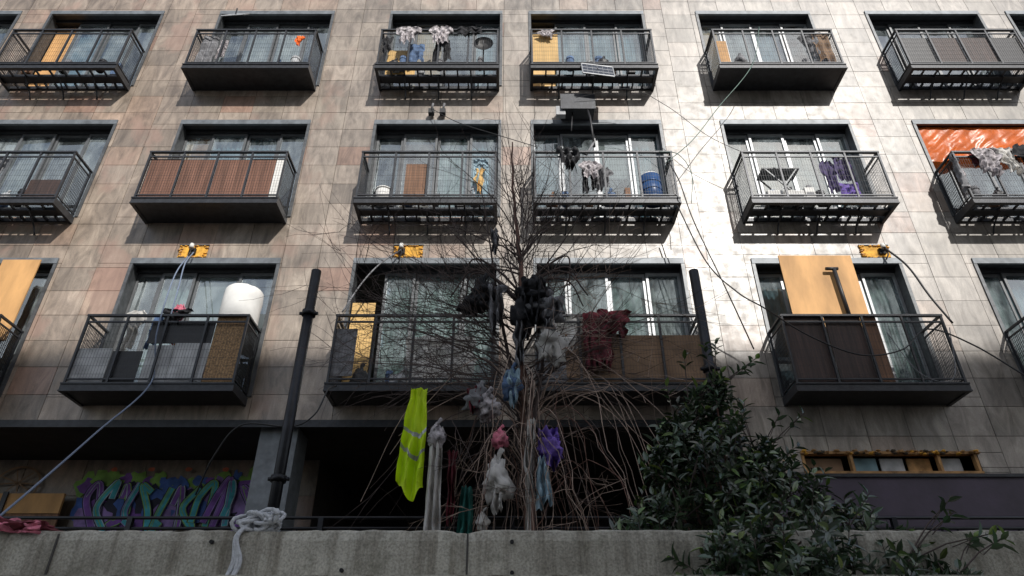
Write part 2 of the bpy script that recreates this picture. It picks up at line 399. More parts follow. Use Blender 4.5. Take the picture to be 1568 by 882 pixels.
for (r,c),(p,f) in WIN.items():
    window(r,c,p,f,open_=((0,) if (r,c) in ((0,3),(2,4),(2,1)) else ()), alu='alu' if (r,c) in ((1,5),(0,4),(1,4),(2,5),(0,5)) else 'alud')

# balconies
def balcony(r,c,floor='open',infill=()):
    x0,x1=COLS[c][0],COLS[c][1]-.04; zb,zr=BASE[r],RAIL[r]; mb=MB(); m='metal'
    mb.box(x0-.03,x1+.03,BY-.02,BY+.03,zb,zb+.12,m)
    mb.box(x0-.03,x1+.03,BY-.035,BY-.02,zb+.10,zb+.12,m); mb.box(x0-.03,x1+.03,BY-.035,BY-.02,zb,zb+.018,m)
    mb.box(x0-.03,x0+.02,BY+.03,FY-.005,zb+.002,zb+.118,m); mb.box(x1-.02,x1+.03,BY+.03,FY-.005,zb+.002,zb+.118,m)
    if floor=='open':
        mb.box(x0+.02,x1-.02,BY+.19,BY+.22,zb+.03,zb+.09,m)
        n=9
        for i in range(1,n): X=x0+(x1-x0)*i/n; mb.box(X-.014,X+.014,BY+.03,BY+.19,zb+.05,zb+.075,m)
        mb.box(x0+.02,x1-.02,BY+.22,FY-.14,zb+.05,zb+.075,m)
        mb.box(x0+.02,x1-.02,FY-.04,FY-.01,zb+.03,zb+.09,m)
        for i in range(1,12): X=x0+(x1-x0)*i/12; mb.box(X-.012,X+.012,FY-.14,FY-.04,zb+.03,zb+.07,m)
        for t in (.22,.5,.78):
            X=x0+(x1-x0)*t
            mb.tube(smooth_path([(X,BY+.17,zb+.02),(X,BY+.27,zb-.03),(X,BY+.40,zb-.11),(X,FY-.01,zb-.22)],4),.014,m,5)
    else:
        mb.box(x0+.02,x1-.02,BY+.03,FY-.005,zb+.015,zb+.06,m)
    mb.box(x0-.02,x1+.02,BY-.02,BY+.025,zr-.03,zr,m)
    mb.box(x0,x1,BY-.008,BY+.012,zr-.125,zr-.10,m); mb.box(x0,x1,BY-.008,BY+.012,zb+.17,zb+.19,m)
    for X in (x0,x1):
        mb.box(X-.02,X+.018,BY+.025,FY-.006,zr-.028,zr-.002,m)
        mb.box(X-.009,X+.009,BY+.012,FY-.006,zr-.123,zr-.102,m); mb.box(X-.009,X+.009,BY+.012,FY-.006,zb+.172,zb+.188,m)
    for i in range(5):
        X=x0+(x1-x0)*i/4; mb.box(X-.014,X+.014,BY-.014,BY+.014,zb+.12,zr-.03,m)
    for X in (x0,x1): mb.box(X-.012,X+.012,FY-.05,FY-.02,zb+.12,zr-.03,m)
    n=56
    for i in range(n): X=x0+(x1-x0)*(i+.5)/n; mb.box(X-.0012,X+.0012,BY-.0012,BY+.0012,zb+.19,zr-.125,m)
    for i in range(7): Z=zb+.19+(zr-.125-zb-.19)*(i+.5)/7; mb.box(x0,x1,BY-.0036,BY-.0014,Z-.0011,Z+.0011,m)
    for X in (x0,x1):
        for i in range(14):
            Y=BY+.02+(FY-BY-.05)*(i+.5)/14; mb.box(X-.003,X+.003,Y-.003,Y+.003,zb+.19,zr-.125,m)
        for i in range(14):
            Z=zb+.19+(zr-.125-zb-.19)*(i+.5)/14; mb.box(X+.0031,X+.006,BY+.02,FY-.03,Z-.002,Z+.002,m)
    for (a,b,lo,hi,mat) in infill:
        A,B=x0+(x1-x0)*a,x0+(x1-x0)*b; H=zr-zb-.14
        y=BY+.03+R.uniform(0,.01); mb.box(A+.006,B-.006,y,y+.012,zb+.14+H*lo,zb+.14+H*hi,mat)
    mb.obj('balcony_r%d_c%d'%(r,c),bld)
INF={ (0,2):[(0,.21,0,.5,'whitegrey'),(.21,.40,0,.46,'black'),(.42,.58,0,.55,'whitegrey'),(.58,.80,0,.58,'whitegrey'),(.80,1,0,.98,'wicker'),(.4,.8,.58,.9,'black')],
      (0,4):[(0,.30,0,.6,'cl_grey'),(.16,.50,0,.72,'cardboard'),(.50,.76,0,.70,'cardboard'),(.76,1,0,.70,'cardboard')],
      (0,5):[(0,.27,0,1.0,'darkboard'),(.27,.5,0,.98,'darkboard'),(.5,.60,0,1.0,'board')],
      (1,2):[(.01,.25,0,.86,'reed'),(.25,.5,0,.84,'reed'),(.5,.75,0,.84,'reed'),(.75,.93,0,.86,'reed'),(.93,1,0,.86,'white')],
      (1,3):[(.33,.5,.05,.75,'board')],
      (2,6):[(0,.25,0,.8,'black'),(.25,.5,0,.8,'darkboard'),(.5,.75,0,.8,'darkboard'),(.75,1,0,.8,'black')],
      (0,1):[(.0,.5,0,.9,'board'),(.5,1,0,.95,'darkboard')],
      (2,4):[(.01,.22,.05,.98,'ply_yellow')],
      (0,6):[(0,.5,0,.9,'darkboard')],
      (1,1):[(.75,1,0,.4,'darkboard')],
      (2,5):[(.0,.1,0,.7,'ply')],
      (0,3):[(.0,.14,.1,.8,'cl_grey')] }
for r in range(3):
    for c in range(8):
        fl='solid' if (r,c) in ((2,2),(1,2),(0,2),(0,1),(0,3),(0,4),(0,5),(2,5)) else 'open'
        balcony(r,c,fl,INF.get((r,c),()))

def board(name,x0,x1,y,z0,z1,mat):
    mb=MB(); mb.box(x0,x1,y,y+.018,z0,z1,mat)
    mb.box(x0+.05,x0+.09,y+.018,y+.05,z0,z1,mat); mb.box(x1-.09,x1-.05,y+.018,y+.05,z0,z1,mat)
    return mb.obj(name)
board('plywood_board',3.98,5.06,8.36,6.18,7.40,'ply')
board('plywood_board',-7.62,-7.05,8.40,6.0,7.35,'ply')
board('plywood_board',-2.36,-2.02,8.66,5.25,6.75,'ply_yellow')
board('plywood_board',-2.28,-1.75,8.3,11.3,11.95,'ply_yellow')
mb=MB(); mb.tube([(4.74,8.30,6.3),(4.72,8.30,7.12)],.03,'black',8); mb.tube([(4.60,8.30,7.12),(4.78,8.30,7.12)],.025,'black',8); mb.obj('broom')

# ------------------------------------------------------------ balcony contents
def item(name,fn):
    mb=MB(); fn(mb); return mb.obj(name)
def L(name,*a,**k): item(name,lambda mb: cloth(mb,*a,**k))
L('laundry_shirt',-2.12,-1.68,BY-.05,12.30,.42,'cl_pattern','shirt',1,.03)
L('laundry_shirt',-1.52,-1.08,BY-.05,12.32,.45,'cl_pattern','shirt',2,.03)
L('laundry_jacket',-1.0,-.55,BY-.05,12.30,.22,'cl_black','sheet',3,.03)
L('laundry_cloth',-2.35,-2.15,BY-.05,12.0,.4,'cl_black','rag',4,.03)
L('laundry_trousers',-1.45,-1.1,BY+.1,12.1,.6,'cl_black','pants',31,.03)
L('laundry_cloth',-1.9,-1.6,BY+.1,12.0,.5,'cl_blue','sheet',32,.03)
def dish(mb):
    n=24
    for k,(ra,rb,ya,yb2) in enumerate(((.0,.08,.05,.04),(.08,.14,.04,.015),(.14,.18,.015,-.02))):
        for i in range(n):
            a,b=2*pi*i/n,2*pi*(i+1)/n; f=lambda rr,t,yy:(-.52+rr*cos(t),BY+.06+yy,11.95+rr*sin(t))
            mb.quad(f(ra,a,ya),f(rb,a,yb2),f(rb,b,yb2),f(ra,b,ya),'black')
    mb.tube([(-.52,BY+.11,11.95),(-.52,BY+.14,11.5)],.015,'black')
    mb.tube([(-.52,BY+.04,11.78),(-.52,BY-.06,11.9)],.006,'metal2')
item('satellite_dish',dish)
L('laundry_cloth',.45,.8,BY-.04,12.22,.2,'cl_pattern','rag',5,.02)
def solar(mb,x0,x1,y,z,h,tilt,skew=0):
    a=Vector((x0,y,z)); ux=Vector((x1-x0,0,-skew)); uy=Vector((0,-h*cos(tilt),-h*sin(tilt)))
    nrm=ux.cross(uy).normalized()*.02
    q=[a,a+ux,a+ux+uy,a+uy]; mb.quad(*[tuple(v) for v in q],'solar'); mb.quad(*[tuple(v+nrm) for v in q],'black')
    for i in range(4): mb.beam(q[i],q[(i+1)%4],.016,.02,'alu')
    for i in range(1,6): mb.beam(a+ux*i/6,a+ux*i/6+uy,.004,.006,'alu')
    for i in range(1,3): mb.beam(a+uy*i/3,a+uy*i/3+ux,.004,.006,'alu')
    mb.beam(a+ux*.5+uy*.5,(a.x+ux.x*.5,BY,z+.05),.02,.02,'metal')
item('solar_panel',lambda mb: solar(mb,1.22,1.76,BY-.06,11.28,.36,1.3,.10))
item('solar_panel',lambda mb: solar(mb,-5.4,-5.0,BY+.1,12.85,.34,1.0,-.04))
L('laundry_cloth',-3.95,-3.75,BY-.04,12.05,.25,'cl_orange','rag',6,.02)
L('laundry_cloth',-5.7,-5.4,BY+.08,12.2,.8,'cl_grey','sheet',7,.03)
L('laundry_cloth',-5.35,-5.2,BY+.08,12.1,.5,'cl_pattern','sheet',8,.02)
def clutter(mb,x0,x1,z,n,seed,mats=('cl_grey','black','whitegrey','board','cl_blue')):
    r=random.Random(seed)
    for i in range(n):
        X=r.uniform(x0,x1); w=r.uniform(.06,.16); h=r.uniform(.1,.35); y=r.uniform(BY+.08,BY+.3)
        k=r.random()
        if k<.4: mb.box(X,X+w,y,y+w*.7,z,z+h,r.choice(mats))
        elif k<.7: mb.cyl(X,y,z,z+h,w*.5,r.choice(mats),14,rings=(z+h*.8,))
        else: bag(mb,X,y,z+w*.9,w*.8,w,r.choice(mats),seed+i)
for k,(a,b,z,n) in enumerate(((5.2,5.8,11.34,9),(3.8,4.9,8.31,8),(-2.2,-.4,8.31,9),(.5,2.2,8.31,10),(-5.4,-3.8,11.34,7),(-2.2,-.4,5.23,8),(7.2,9.1,8.31,9),(-8.9,-7.2,8.31,8),(1,2.4,11.34,8),(3.8,5.1,11.34,5),(-2.2,-.4,11.34,9),(-9,-7.2,11.34,6))):
    item('balcony_storage_boxes',lambda mb: clutter(mb,a,b,z,n,50+k))
L('laundry_cloth',5.25,5.6,BY+.05,12.2,.55,'cl_grey','shirt',9,.03)
L('laundry_cloth',5.5,5.8,BY+.05,12.25,.8,'cardboard','sheet',10,.03)
item('plastic_drum',lambda mb: (mb.cyl(2.22,BY+.26,8.31,8.9,.17,'bluedrum',24,rings=(8.45,8.6,8.75)), mb.cyl(2.22,BY+.26,8.9,8.93,.15,'white',24)))
L('laundry_shirt',1.05,1.42,BY-.03,9.02,.35,'cl_pattern','shirt',11,.03)
L('laundry_jacket',.72,1.1,BY-.04,9.30,.45,'cl_black','rag',12,.05)
L('laundry_trousers',1.1,1.35,BY+.1,9.1,.6,'cl_black','pants',13,.04)
L('laundry_shirt',1.25,1.6,BY+.1,9.0,.45,'cl_grey','shirt',14,.04)
L('floral_curtain',-.62,-.38,BY+.12,9.2,.85,'cl_ltblue','sheet',93,.03)
L('floral_curtain',-.6,-.42,BY+.08,8.95,.5,'ply_yellow','rag',94,.03)
def awn(mb):
    mb.box(.86,1.42,8.28,8.56,10.42,10.74,'black'); mb.box(.84,1.44,8.26,8.28,10.40,10.76,'metal')
    mb.tube([(1.3,8.3,10.42),(1.32,8.2,10.1),(1.34,8.15,9.4)],.02,'black'); mb.tube([(1.05,8.4,10.45),(1.0,8.3,9.9)],.012,'black')
    mb.box(.76,.92,8.3,8.4,10.30,10.50,'whitegrey'); mb.tube([(1.34,8.15,9.5),(1.2,8.12,9.2),(1.0,8.12,9.3)],.02,'cl_grey')
item('ventilation_unit',awn)
item('bucket',lambda mb: (mb.cyl(-2.02,BY+.18,8.31,8.56,.10,'white',20,.13), mb.tube([(-2.02,BY+.18,8.555),(-2.02,BY+.18,8.58)],.14,'white',20)))
L('laundry_shirt',4.9,5.15,BY+.06,9.1,.65,'cl_dpurple','shirt',16,.03)
L('laundry_towel',5.12,5.4,BY+.04,9.15,.5,'cl_dpurple','sheet',17,.03)
L('laundry_towel',5.1,5.4,BY+.05,8.62,.3,'cl_purple','sheet',18,.03)
def boxes(mb):
    for a,b,h in ((3.98,4.22,.2),(4.25,4.55,.2),(4.57,4.72,.26)): mb.box(a,b,BY+.08,BY+.3,8.31,8.31+h,'white'); mb.box(a+.02,b-.02,BY+.072,BY+.079,8.31+h*.4,8.31+h*.6,'cl_grey')
item('storage_crate',boxes)
def table(mb):
    mb.box(4.0,4.6,BY+.1,BY+.4,8.98,9.0,'metal2')
    for a,b in ((4.05,4.55),(4.55,4.05)): mb.beam((a,BY+.12,8.31),(b,BY+.12,8.98),.02,.02,'metal2'); mb.beam((a,BY+.38,8.31),(b,BY+.38,8.98),.02,.02,'metal2')
item('folding_table',table)
def tarp(mb):
    nx,nz=100,40; b=len(mb.v)
    for j in range(nz+1):
        for i in range(nx+1):
            u,v=i/nx,j/nz; X=7.10+2.15*u
            f=.05*mn.noise((u*6,v*1.2,1))+.03*mn.noise((u*15+v*6,v*2,4))+.014*abs(mn.noise((u*34+v*9,v*6,8)))
            mb.v.append((X+.02*v*(1-2*u),FY+.06-f*(.4+v),10.35-v*(.80-.22*u+.14*mn.noise((u*5,3,0)))+.02*mn.noise((u*9,v*3,2))*v))
    for j in range(nz):
        for i in range(nx): q=b+j*(nx+1)+i; mb.face((q,q+1,q+nx+2,q+nx+1),'tarp',sm=True)
item('tarpaulin',tarp)
L('laundry_jacket',7.0,7.35,BY+.15,9.28,.75,'cl_pattern','shirt',22,.05,yaw=.9)
L('laundry_trousers',6.96,7.2,BY+.05,9.2,.7,'cl_grey','pants',23,.04,yaw=1.0)
L('laundry_shirt',7.3,7.75,BY-.05,9.28,.55,'cl_pattern','shirt',24,.04)
L('laundry_shirt',7.7,8.05,BY-.05,9.28,.5,'cl_white','rag',25,.04)
L('laundry_jacket',8.0,8.5,BY-.06,9.35,.7,'cl_black','shirt',26,.05)
L('laundry_shirt',7.35,7.6,BY+.05,9.25,.3,'cl_red','sheet',27,.03)
L('laundry_towel',8.55,9.0,BY-.05,9.28,.6,'cl_blue','sheet',28,.03)
L('laundry_shirt',-9.0,-8.6,BY+.1,9.2,.6,'cl_white','shirt',29,.03)
L('laundry_towel',-8.5,-8.1,BY+.1,9.2,.6,'cl_grey','sheet',30,.03)
def shade(mb):
    P=28; b0=len(mb.v)
    prof=[(.262,6.22),(.272,6.26),(.268,6.45),(.273,6.60),(.262,6.73),(.25,6.75),(.20,6.745),(.19,6.6)]
    for (rr_,z) in prof:
        for i in range(P):
            t=2*pi*i/P; k=1+.02*mn.noise((cos(t)*2,sin(t)*2,z*4)); mb.v.append((-3.86+rr_*k*cos(t),8.36+rr_*k*sin(t),z+.012*mn.noise((cos(t)*3,sin(t)*3,5))))
    for j in range(len(prof)-1):
        for i in range(P): q=(i+1)%P; mb.face((b0+j*P+i,b0+j*P+q,b0+(j+1)*P+q,b0+(j+1)*P+i),'white',sm=True)
    mb.face(tuple(b0+i for i in range(P)),'whitegrey')
item('insulation_roll',shade)
L('red_cloth',.98,1.42,BY-.06,6.24,.85,'cl_red','rag',41,.07)
L('red_cloth',1.2,1.62,BY-.08,6.25,.36,'cl_red','rag',42,.06)
L('red_cloth',.95,1.12,BY-.05,6.2,.8,'cl_red','sheet',46,.05)
L('laundry_shirt',-5.35,-5.05,BY+.1,6.35,.6,'cl_white','shirt',43,.03)
L('laundry_shirt',-4.75,-4.55,BY+.1,6.45,.6,'cl_pink','shirt',44,.03)
L('laundry_shirt',-5.0,-4.85,BY+.15,6.3,.5,'cl_blue','sheet',45,.03)
L('laundry_towel',-4.6,-4.4,BY+.1,6.1,.45,'cl_orange','rag',46,.03)
L('black_cloth',-4.85,-4.45,BY+.05,6.35,.25,'cl_black','rag',47,.05)
L('white_sheet',.5,1.0,BY+.02,6.2,.55,'cl_white','sheet',48,.05)
L('grey_blanket',-1.4,-.5,BY+.1,5.95,.7,'cl_white','sheet',49,.05)

def wbox(x,z,s):
    # recess broken open for services: yellow insulation foam showing, small lamp and conduit
    mb=MB(); mb.box(x-.22,x+.22,FY-.012,FY+.0,z-.10,z+.12,'foam')
    mb.box(x-.23,x+.23,FY-.03,FY-.002,z+.12,z+.135,'metal2')
    for i in range(46):
        e=R.choice((-1,1)); a=e*R.uniform(.17,.22) if R.random()<.5 else R.uniform(-.22,.22); q=R.uniform(.006,.016)
        zz=R.uniform(-.10,.11) if abs(a)>.17 else R.choice((-.095,.11))
        bag(mb,x+a,FY-.014,z+zz,q*1.6,q,R.choice(['foam','foam','ragwood','ply']),i,False,.8,8,6)
    mb.box(x-.05+s,x+.05+s,FY-.05,FY-.012,z-.05,z+.05,'dark')
    mb.cyl(x+s,FY-.09,z+.02,z+.10,.04,'white',14,.028); mb.tube([(x+s,FY-.02,z+.04),(x+s,FY-.09,z+.06)],.015,'black')
    mb.tube(smooth_path([(x+s,FY-.09,z),(x+s+.02,FY-.12,z-.1),(x+s-.03,FY-.1,z-.2)],4),.012,'black')
    mb.obj('wall_lamp')
wbox(-4.92,7.62,.0); wbox(-1.6,7.62,-.1); wbox(5.6,7.62,.1)
def mounts(mb):
    for X in (-1.42,-1.22):
        mb.box(X-.05,X+.05,FY-.14,FY-.05,10.52,10.62,'black'); mb.tube([(X,FY,10.6),(X,FY-.1,10.58)],.012,'black'); mb.tube([(X,FY-.1,10.6),(X+.03,FY-.16,10.72)],.02,'cl_grey')
item('security_lamp',mounts)

# ------------------------------------------------------------ cables & ropes
def cable(name,pts,r,mat,n=10): mb=MB(); mb.tube(smooth_path(pts,n),r,mat,6); mb.obj(name)
cable('rope',[(-3.35,3.9,1.98),(-3.67,5,2.8),(-4.15,6.5,3.95),(-4.64,8.05,5.2),(-4.75,8.02,5.9),(-4.86,8.2,6.9),(-4.92,8.5,7.5)],.010,'bluerope')
cable('electric_cable',[(4.55,8.05,12.3),(4.2,8.0,11.2),(3.44,8.0,10.15),(2.9,8.0,9.4),(2.42,8.05,8.95)],.007,'greencable')
cable('electric_cable',[(2.45,8.05,9.05),(2.56,7.95,8.5),(2.67,7.95,7.74),(2.94,7.95,6.6),(3.26,8.2,5.75)],.009,'cable')
cable('electric_cable',[(2.5,8.05,8.1),(2.75,7.95,7.0),(3.1,7.95,6.5),(3.43,7.95,6.24),(3.9,7.9,5.8),(4.5,7.9,5.52),(5.1,7.95,5.62),(5.56,8.0,5.95),(5.95,7.8,5.6),(6.5,7.6,4.9),(7.3,7.2,4.0)],.010,'cable')
cable('electric_cable',[(2.35,8.05,9.2),(2.6,7.9,9.0),(2.75,7.9,8.6),(2.7,8.0,8.1)],.006,'greencable')
cable('electric_cable',[(-2.25,8.05,5.15),(-2.22,7.6,4.9),(-2.3,7.5,4.55),(-2.55,7.5,4.4),(-3.12,7.5,4.42),(-3.4,7.6,4.1),(-3.6,7.8,3.7)],.010,'cable')
cable('electric_cable',[(-4.86,8.5,7.55),(-4.82,8.3,7.2),(-4.72,8.15,6.7),(-4.68,8.1,6.2)],.010,'bluerope')
cable('electric_cable',[(-1.7,8.5,7.6),(-1.95,8.3,7.2),(-2.15,8.2,6.8),(-2.35,8.15,6.3)],.012,'cl_grey')
cable('electric_cable',[(5.7,8.5,7.65),(5.85,8.35,7.2),(5.9,8.2,6.6),(6.0,8.1,6.1)],.016,'cable')
cable('electric_cable',[(-1.42,8.45,10.6),(-.9,8.2,10.0),(-.2,8.1,9.6),(.4,8.1,9.35)],.006,'cable')
cable('electric_cable',[(1.1,8.2,10.6),(2.0,8.1,10.7),(2.6,8.1,10.3),(3.2,8.1,9.6),(3.75,8.1,9.2)],.005,'cable')
cable('electric_cable',[(5.9,8.05,6.0),(5.6,7.9,5.2),(5.2,7.9,5.25),(5.0,8.0,5.9)],.006,'cl_grey')

def pole(x,coll,top=5.89):
    mb=MB(); mb.tube([(x,6.5,1.9),(x,6.5,top)],.055,'pole',16)
    for z in coll:
        mb.tube([(x,6.5,z-.03),(x,6.5,z+.03)],.075,'pole',16); mb.tube([(x-.10,6.5,z),(x+.10,6.5,z)],.02,'pole',8)
    mb.box(x-.13,x+.13,6.37,6.63,1.9,1.925,'pole'); mb.obj('steel_post')
pole(-2.24,(5.33,3.5)); pole(2.08,(4.66,3.3))

mb=MB()
for z in (2.90,2.82,2.58): mb.tube([(-9,5.5,z),(6,5.5,z)],.013,'pole',6)
x=-9
while x<6: mb.box(x-.006,x+.006,5.494,5.506,2.0,2.82,'pole'); x+=.12
x=-9
while x<=6: mb.box(x-.02,x+.02,5.48,5.52,1.9,2.9,'pole'); x+=1.5
mb.obj('metal_railing')

# ------------------------------------------------------------ concrete wall
mb=MB(); n=900; X0,X1=-15,15
prof=[(3.2,0),(3.2,1.2),(3.2,2.0),(3.2,2.26),(3.212,2.30),(3.235,2.312),(3.43,2.315),(3.45,2.29),(3.45,1.9)]
base=len(mb.v)
for i in range(n+1):
    X=X0+(X1-X0)*i/n
    for j,(y,z) in enumerate(prof):
        dz=0; dy=0
        if 3<=j<=6:
            q=mn.noise((X*6,j*.7,0)); q2=mn.noise((X*22,j*.9,3)); dz=-.010*abs(q)-.009*max(q2,0)-(.03 if mn.noise((X*2.3,9,1))>.42 else 0)*max(q2,.2); dy=.006*q2 if j<5 else 0
        mb.v.append((X,y+dy+(.003*mn.noise((X*.8,z,0)) if j<3 else 0),z+dz))
for i in range(n):
    for j in range(len(prof)-1):
        a=base+i*len(prof)+j; mb.face((a,a+len(prof),a+len(prof)+1,a+1),'concrete')
mb.box(X0,X1,2.98,3.19,0,2.078,'concrete')
for X in (-2.05,-.2,1.55,3.3,-3.9): mb.box(X-.004,X+.004,3.1945,3.2,2.085,2.285,'grout')
for X,Z in ((-1.35,2.25),(.0,2.25),(-.0,2.12),(1.0,2.14),(-2.6,2.2),(2.4,2.2),(-.75,2.13)):
    mb.tube([(X,3.185,Z),(X,3.21,Z)],.009,'dark',10)
mb.obj('concrete_wall')

mb=MB(); rr=random.Random(3)
for k in range(16):
    cx,cz=-1.17+rr.uniform(-.05,.05),2.345+rr.uniform(-.01,.03); a,b=rr.uniform(.03,.085),rr.uniform(.015,.045); t0=rr.random()*6; tl=rr.uniform(-.6,.6)
    pts=[(cx+a*cos(t),3.27+.06*sin(t+t0)+rr.uniform(-.008,.008),cz+b*sin(t)+a*cos(t)*tl*.4) for t in [i*2*pi/14 for i in range(15)]]
    mb.tube(pts,.009,'rope',6)
for k,(dx,zb) in enumerate(((-.07,2.10),(-.05,2.09),(-.08,2.10),(-.055,2.12))):
    mb.tube(smooth_path([(-1.2,3.23,2.35),(-1.22+dx*.3,3.185,2.27),(-1.19+dx*.6+k*.008,3.18,2.17),(-1.17+dx+k*.006,3.15,2.09),(-1.15+dx+k*.006,2.96,2.0-.02*k)],6),.008,'rope',6)
mb.obj('rope_bundle')
mb=MB(); cloth(mb,-2.45,-2.15,3.19,2.335,.045,'cl_pink','sheet',61,.02); bag(mb,-2.28,3.3,2.33,.12,.03,'cl_red',5,False,.6); bag(mb,-2.4,3.3,2.335,.1,.035,'cl_pink',6,False,.6); mb.obj('red_cloth')

# ------------------------------------------------------------ graffiti on recess wall
def ribbon(mb,pts,w,y,mat):
    P=smooth_path([(p[0],y,p[1]) for p in pts],6)
    for i in range(len(P)-1):
        d=P[i+1]-P[i]
        if d.length<1e-5: continue
        nrm=Vector((-d.z,0,d.x)).normalized()*w/2; e=d.normalized()*w*.15
        yo=Vector((0,-.00006*i,0))
        mb.quad(tuple(P[i]-nrm-e+yo),tuple(P[i]+nrm-e+yo),tuple(P[i+1]+nrm+e+yo),tuple(P[i+1]-nrm+e+yo),mat)
mb=MB(); g=random.Random(12)
def poly(mb,cx,cz,rx,rz_,y,mat,s,k=.35,n=18):
    b=len(mb.v)
    for i in range(n):
        t=2*pi*i/n; f=1+k*mn.noise((cos(t)*1.6,sin(t)*1.6,s)); mb.v.append((cx+rx*f*cos(t),y,cz+rz_*f*sin(t)))
    mb.face(tuple(range(b,b+n)),mat)
yy=10.075
for i in range(26): poly(mb,-6.3+i*.105,4.44+g.uniform(-.10,.14),g.uniform(.08,.2),g.uniform(.08,.18),yy-i*.0006,g.choice(['g_green','g_green','g_blue','g_purple']),i,.9)
yy-=.018
for i in range(24): poly(mb,-6.2+i*.11,4.12+g.uniform(-.18,.14),.2,.24,yy-i*.0006,g.choice(['g_purple','g_dark','g_blue','g_lilac']),i+40,.9)
yy-=.018
for i in range(13):
    ox=-6.15+i*.20; oz=3.85+g.uniform(-.06,.06); 
    P=[(ox+g.uniform(-.10,.22),oz+h_*.62+g.uniform(-.06,.06)) for h_ in g.choice(([0,.5,1,.6],[1,.4,0,.2],[0,1,.7,.1],[.8,1,.4,.0,.1]))]
    y2=yy-i*.0035
    ribbon(mb,P,.12,y2,'g_dark'); ribbon(mb,P,.095,y2-.0008,g.choice(['g_lilac','g_white','g_green'])); ribbon(mb,P,.07,y2-.0016,g.choice(['g_purple','g_teal','g_teal','g_purple','g_dark']))
    ribbon(mb,[(p[0]-.015,p[1]+.02) for p in P[:3]],.012,y2-.0024,g.choice(['g_green','g_white','g_lilac']))
ribbon(mb,[(-7.3+.33*cos(a),4.45+.26*sin(a)) for a in [q*2*pi/12 for q in range(13)]],.03,10.03,'cardboard')
for a in (0,.9,1.8,2.6): ribbon(mb,[(-7.3-.3*cos(a),4.45-.22*sin(a)),(-7.3,4.45+.02),(-7.3+.3*cos(a),4.45+.22*sin(a))],.02,10.025,'cardboard')
for i in range(5): poly(mb,-5.9+i*.55,4.66,.05,.03,9.98,'g_red',i)
mb.obj('graffiti')
mb=MB(); mb.box(-8.6,-6.45,9.90,9.93,3.5,4.0,'board'); mb.box(-8.6,-6.45,9.88,9.92,4.0,4.28,'ply'); mb.box(-7.32,-7.25,9.85,9.875,1.9,4.3,'metal'); mb.obj('boarded_door')

# ------------------------------------------------------------ bare tree with tangled twigs
mb=MB(); t=random.Random(21)
def grow(p,d,length,r,depth,mat,grav=0.0,wig=.35,nseg=6):
    pts=[Vector(p)]; d=Vector(d).normalized()
    for i in range(nseg):
        d=(d+Vector((t.gauss(0,wig),t.gauss(0,wig),t.gauss(0,wig)+grav))*.45).normalized(); pts.append(pts[-1]+d*length/nseg)
    mb.tube(pts,r,mat,5 if r>.006 else 3,max(r*.3,.0012),cap=False)
    if depth>0:
        for k in range(t.randint(2,4)):
            i=t.randint(1,nseg-1); a=Vector((t.gauss(0,1),t.gauss(0,.7),t.gauss(.25,.6)))
            nd=(pts[i+1]-pts[i]).normalized()*.9+a*.7
            grow(pts[i],nd,length*t.uniform(.45,.75),max(r*.45,.0021),depth-1,mat,grav*.8,wig,5)
trunk=[(.16,5,1.9),(.13,5.0,2.7),(.10,5.02,3.4),(.07,5,4.1),(.09,5,4.7),(.05,5.03,5.3),(.01,5.05,5.9),(.0,5.05,6.5)]
tp=smooth_path(trunk,6)
mb.tube([p+Vector((.006*sin(i*1.7),.006*cos(i*2.1),0)) for i,p in enumerate(tp)],.046,'bark',9,.007)
mb.tube(smooth_path([(.10,5.05,3.3),(.0,5.0,3.9),(-.12,5,4.6),(-.2,5,5.2),(-.3,5,5.9)],5),.022,'twig',6,.004)
mb.tube(smooth_path([(.10,5.0,3.2),(.22,4.95,3.8),(.30,5,4.5),(.33,5,5.1)],5),.02,'twig',6,.005)
for k in range(62):
    z=t.uniform(3.4,5.2); side=t.choice((-1,-1,1))
    grow((.08,5.0,z),(side*t.uniform(.3,1.2),t.uniform(-.5,.5),t.uniform(.25,1.2)),t.uniform(.6,1.25),t.uniform(.004,.010),2,'twig',.02)
for k in range(34):
    grow((-.1,5,t.uniform(3.6,4.6)),(-1,t.uniform(-.4,.4),t.uniform(-.1,.7)),t.uniform(.9,1.35),.006,2,'twig',-.05)
for k in range(18):
    grow((.1,5,t.uniform(3.6,4.9)),(1,t.uniform(-.4,.4),t.uniform(-.1,.8)),t.uniform(.8,1.3),.005,2,t.choice(('twig','vine')),-.06)
for k in range(26):
    grow((.05+t.uniform(-.05,.1),5.03,t.uniform(4.6,5.8)),(t.uniform(-.6,.6),t.uniform(-.2,.2),1.1),t.uniform(.6,1.1),.006,1,'twig',.06,.2)
for k in range(7):
    z=t.uniform(4.6,4.9); s=t.choice((-1,1))
    mb.tube(smooth_path([(.07,5,z-.2),(.07+s*.2,4.95,z),(.07+s*.42,4.93,z+t.uniform(-.05,.15)),(.07+s*t.uniform(.4,.6),4.95,z+t.uniform(-.3,-.05))],5),.012,'twig',5,.006)
